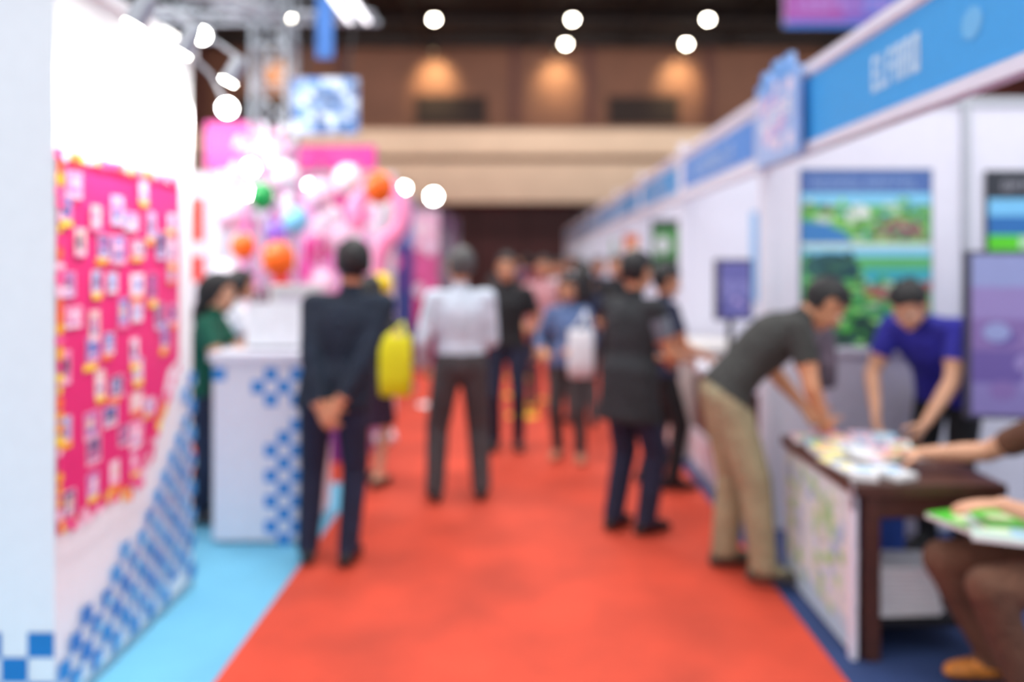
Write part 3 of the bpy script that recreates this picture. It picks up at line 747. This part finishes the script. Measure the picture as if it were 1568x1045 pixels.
person('man_in_dark_polo',.93,5.5,-80,1.54,DN2,BLK,hem=-.06,lean=4,wr=((-.12,.34,1.0),(.14,.34,1.0)),poles=((-.5,-.5,-1),(.5,-.5,-1)),pitch=15,feet=((-.12,-.08),(.12,.06)),bulk=.01)
person('man_bending_over_table',1.10,3.95,-90,1.70,DGREY,KHAKI,hem=-.02,lean=46,pel=(0,-.10,.93),neck=62,pitch=48,feet=((-.12,-.08),(.12,.05)),
       wr=((-.12,.33,.815),(.14,.33,.805)),poles=((-1,-.5,.2),(1,-.5,.2)),loose=.018,bulk=.008,shoe=mat('olive_shoe',(70,66,56),.6))
person('man_in_royal_blue_polo',2.26,4.27,128,1.64,ROYAL,BLK,hem=-.03,lean=40,pel=(0,-.02,.92),neck=55,pitch=40,feet=((-.10,.02),(.10,.0)),
       wr=((-.12,.50,.80),(.16,.46,.80)),poles=((-1,-.5,.2),(1,-.5,.2)),bulk=.016,skin=SKIN2)
person('woman_in_green_top',-1.97,4.80,-85,1.50,GREEN,DN2,female=True,longhair=True,hem=-.04,lean=12,wr=((-.10,.40,1.24),(.14,.40,1.24)),poles=((-.5,-.5,-1),(.5,-.5,-1)),skin=SKIN2,pitch=15)
person('woman_in_white_top',-2.12,5.75,-60,1.50,WHT,DN2,female=True,longhair=True,hem=-.06,lean=6,wr=((-.10,.34,1.1),(.14,.34,1.1)),lod=1,pitch=10)
person('booth_attendant',-2.3,7.5,180,1.58,MAG,BLK,lod=1,skin=SKIN2)
person('woman_with_yellow_bag',-1.08,5.55,-15,1.46,BLK,PURP,female=True,longhair=True,hem=.03,skirt=.50,bareleg=True,wr=((-.2,.1,.9),(.30,.02,.98)),feet=((-.08,.06),(.10,-.06)),skin=SKIN2)
person('seated_visitor',1.99,2.86,90,1.68,BRT,BRT,lean=3,pel=(0,0,.50),feet=((-.14,.27),(.10,.24)),wr=((-.06,.32,.72),(.46,.34,.775)),poles=((-.6,-1,-.2),(.4,-1,-.3)),seated=True,pitch=12,skin=SKIN2,
       hd=((V((.3,1,-.1)),V((0,0,1))),(V((.25,1,0)),V((0,0,1)))),curl=12,shoe=mat('orange_sneaker',(214,130,50),.6,var=.5,scale=30),loose=.01)
mb=MB(); mb.cyl((2.0,2.86,.34),(2.0,2.86,.39),.17,.17,0,24)
for a in range(4):
    t=math.pi/4+a*math.pi/2; mb.cyl((2.0+.12*math.cos(t),2.86+.12*math.sin(t),.35),(2.0+.18*math.cos(t),2.86+.18*math.sin(t),.01),.014,.014,0)
mb.build('round_stool',[BLACKM])
crowd=[(.20,8.6,175,1.6,PINKS,DN2,0),(.95,8.2,160,1.62,BLK,BLK,0),(.72,9.6,10,1.55,ORS,GREYT,1),(-.30,11.4,180,1.62,GREYT,BLK,0),(.42,10.8,185,1.56,WHT,DN2,1),(.98,10.6,200,1.60,NAVT,BLK,0),
       (.05,13,0,1.62,MAG,BLK,0),(.62,13.2,180,1.56,PINKS,BLK,1),(.95,14.2,0,1.6,WHT,DN2,0),(.30,16,180,1.56,ORS,BLK,1),(-.15,18,180,1.6,DEN,NAVT,0),(.75,18,0,1.6,MAG,BLK,0),
       (-.5,17,180,1.58,BLK,DN2,0),(.95,16.5,180,1.62,BLK,BLK,0),(.5,20,180,1.62,GREYT,BLK,0),(.1,22.5,180,1.6,PINKS,BLK,1),(.9,21.5,180,1.62,DEN,BLK,0),(.55,7.5,15,1.50,DN2,GREYT,1)]
for i,(x,y,w,h,s,t,fm) in enumerate(crowd):
    person('visitor',x,y,w,h,s,t,female=bool(fm),longhair=bool(fm),lod=1,hem=-.05,wr=((-.24,.1+.05*(i%3),.88+.04*(i%2)),(.2,.2,.95+.05*(i%3))),feet=((-.1,.08*((i%3)-1)),(.1,-.06*((i%3)-1))),sleeve='long' if i%3==0 else 'short')

def bag(name,c,w,h,d,yaw,m,strap):
    mb=MB(); R=Matrix.Rotation(math.radians(yaw),3,'Z'); c=V(c); a=R@V((1,0,0)); b=R@V((0,1,0))
    n=20; rings=[(-.5,.80,.6),(-.47,.95,.9),(-.2,1,1),(.2,.97,.8),(.46,.93,.45),(.5,.9,.3)]
    vs=[];fs=[]
    for z,kw,kd in rings:
        for i in range(n):
            t=2*math.pi*i/n; ct,st=math.cos(t),math.sin(t)
            sx=math.copysign(abs(ct)**.45,ct); sy=math.copysign(abs(st)**.6,st)
            vs.append(c+a*(sx*w/2*kw)+b*(sy*d/2*kd)+V((0,0,z*h)))
    for k in range(len(rings)-1):
        for i in range(n):
            j=(i+1)%n; fs.append((k*n+i,k*n+j,(k+1)*n+j,(k+1)*n+i))
    fs.append(tuple(reversed(range(n)))); fs.append(tuple((len(rings)-1)*n+i for i in range(n)))
    mb.add(vs,fs,0)
    s=V(strap)
    for o in (-1,1):
        mb.tube([c+a*(o*w*.32)+V((0,0,h*.46)), (c+a*(o*w*.25)+V((0,0,h*.46))).lerp(s,.6), s],.009,0)
    return mb.build(name,m,smooth=True)
bag('yellow_tote_bag',(-.86,5.30,.87),.22,.40,.08,10,[mat('yellow_fabric',(230,226,8),.6,var=.04)],(-.84,5.5,1.14))
bag('white_shoulder_bag',(.42,5.98,.87),.20,.36,.10,0,[mat('white_canvas',(225,225,232),.6)],(.47,6.12,1.18))
bag('printed_tote_bag',(1.57,4.24,1.06),.22,.34,.09,30,[mat('dark_patterned_fabric',(110,96,110),.6,var=.9,scale=14)],(1.42,4.12,1.33))

# ------------------------------------------------------------------ light, world, camera
w = bpy.data.worlds.new('hall_ambient'); w.use_nodes=True; SC.world=w
w.node_tree.nodes['Background'].inputs['Color'].default_value=(.94,.97,1,1); w.node_tree.nodes['Background'].inputs['Strength'].default_value=1.2
def area(name,loc,aim,sx,sy,e,col=(1,1,1)):
    ld=bpy.data.lights.new(name,'AREA'); ld.shape='RECTANGLE'; ld.size=sx; ld.size_y=sy; ld.energy=e; ld.color=col
    lo=bpy.data.objects.new(name,ld); lo.location=loc; SC.collection.objects.link(lo); lo.rotation_euler=(V(aim)-V(loc)).to_track_quat('-Z','Y').to_euler()
area('hall_fill_light',(0,4,8.5),(0,6,0),5,5,400,(1,.98,.96))  # added fill, no fixture behind it, lifts the front of the hall
area('hall_fill_light',(0,13,9),(0,13,0),4,5,600,(1,.96,.92))  # added fill for the aisle farther in, again without a fixture
area('booth_fill_light',(2.9,3.0,3.6),(2.6,4.5,1.0),2.0,.6,18)  # added fill for the right booth, no strip hangs there
area('booth_fill_light',(-3.2,5.6,3.0),(-2.2,8,1.7),2,.5,70)  # added fill that brightens the pink booth, no lamp body

cd=bpy.data.cameras.new('camera'); cd.lens=28; cd.sensor_width=36; cd.shift_x=-20/1600; cd.shift_y=-128/1600
cd.dof.use_dof=DOF; cd.dof.focus_distance=1.2; cd.dof.aperture_fstop=1.0; cd.clip_end=200
co=bpy.data.objects.new('camera',cd); co.location=(0,0,1.58); co.rotation_euler=(math.pi/2,0,0); SC.collection.objects.link(co); SC.camera=co
SC.view_settings.view_transform='Standard'; SC.view_settings.exposure=0.0
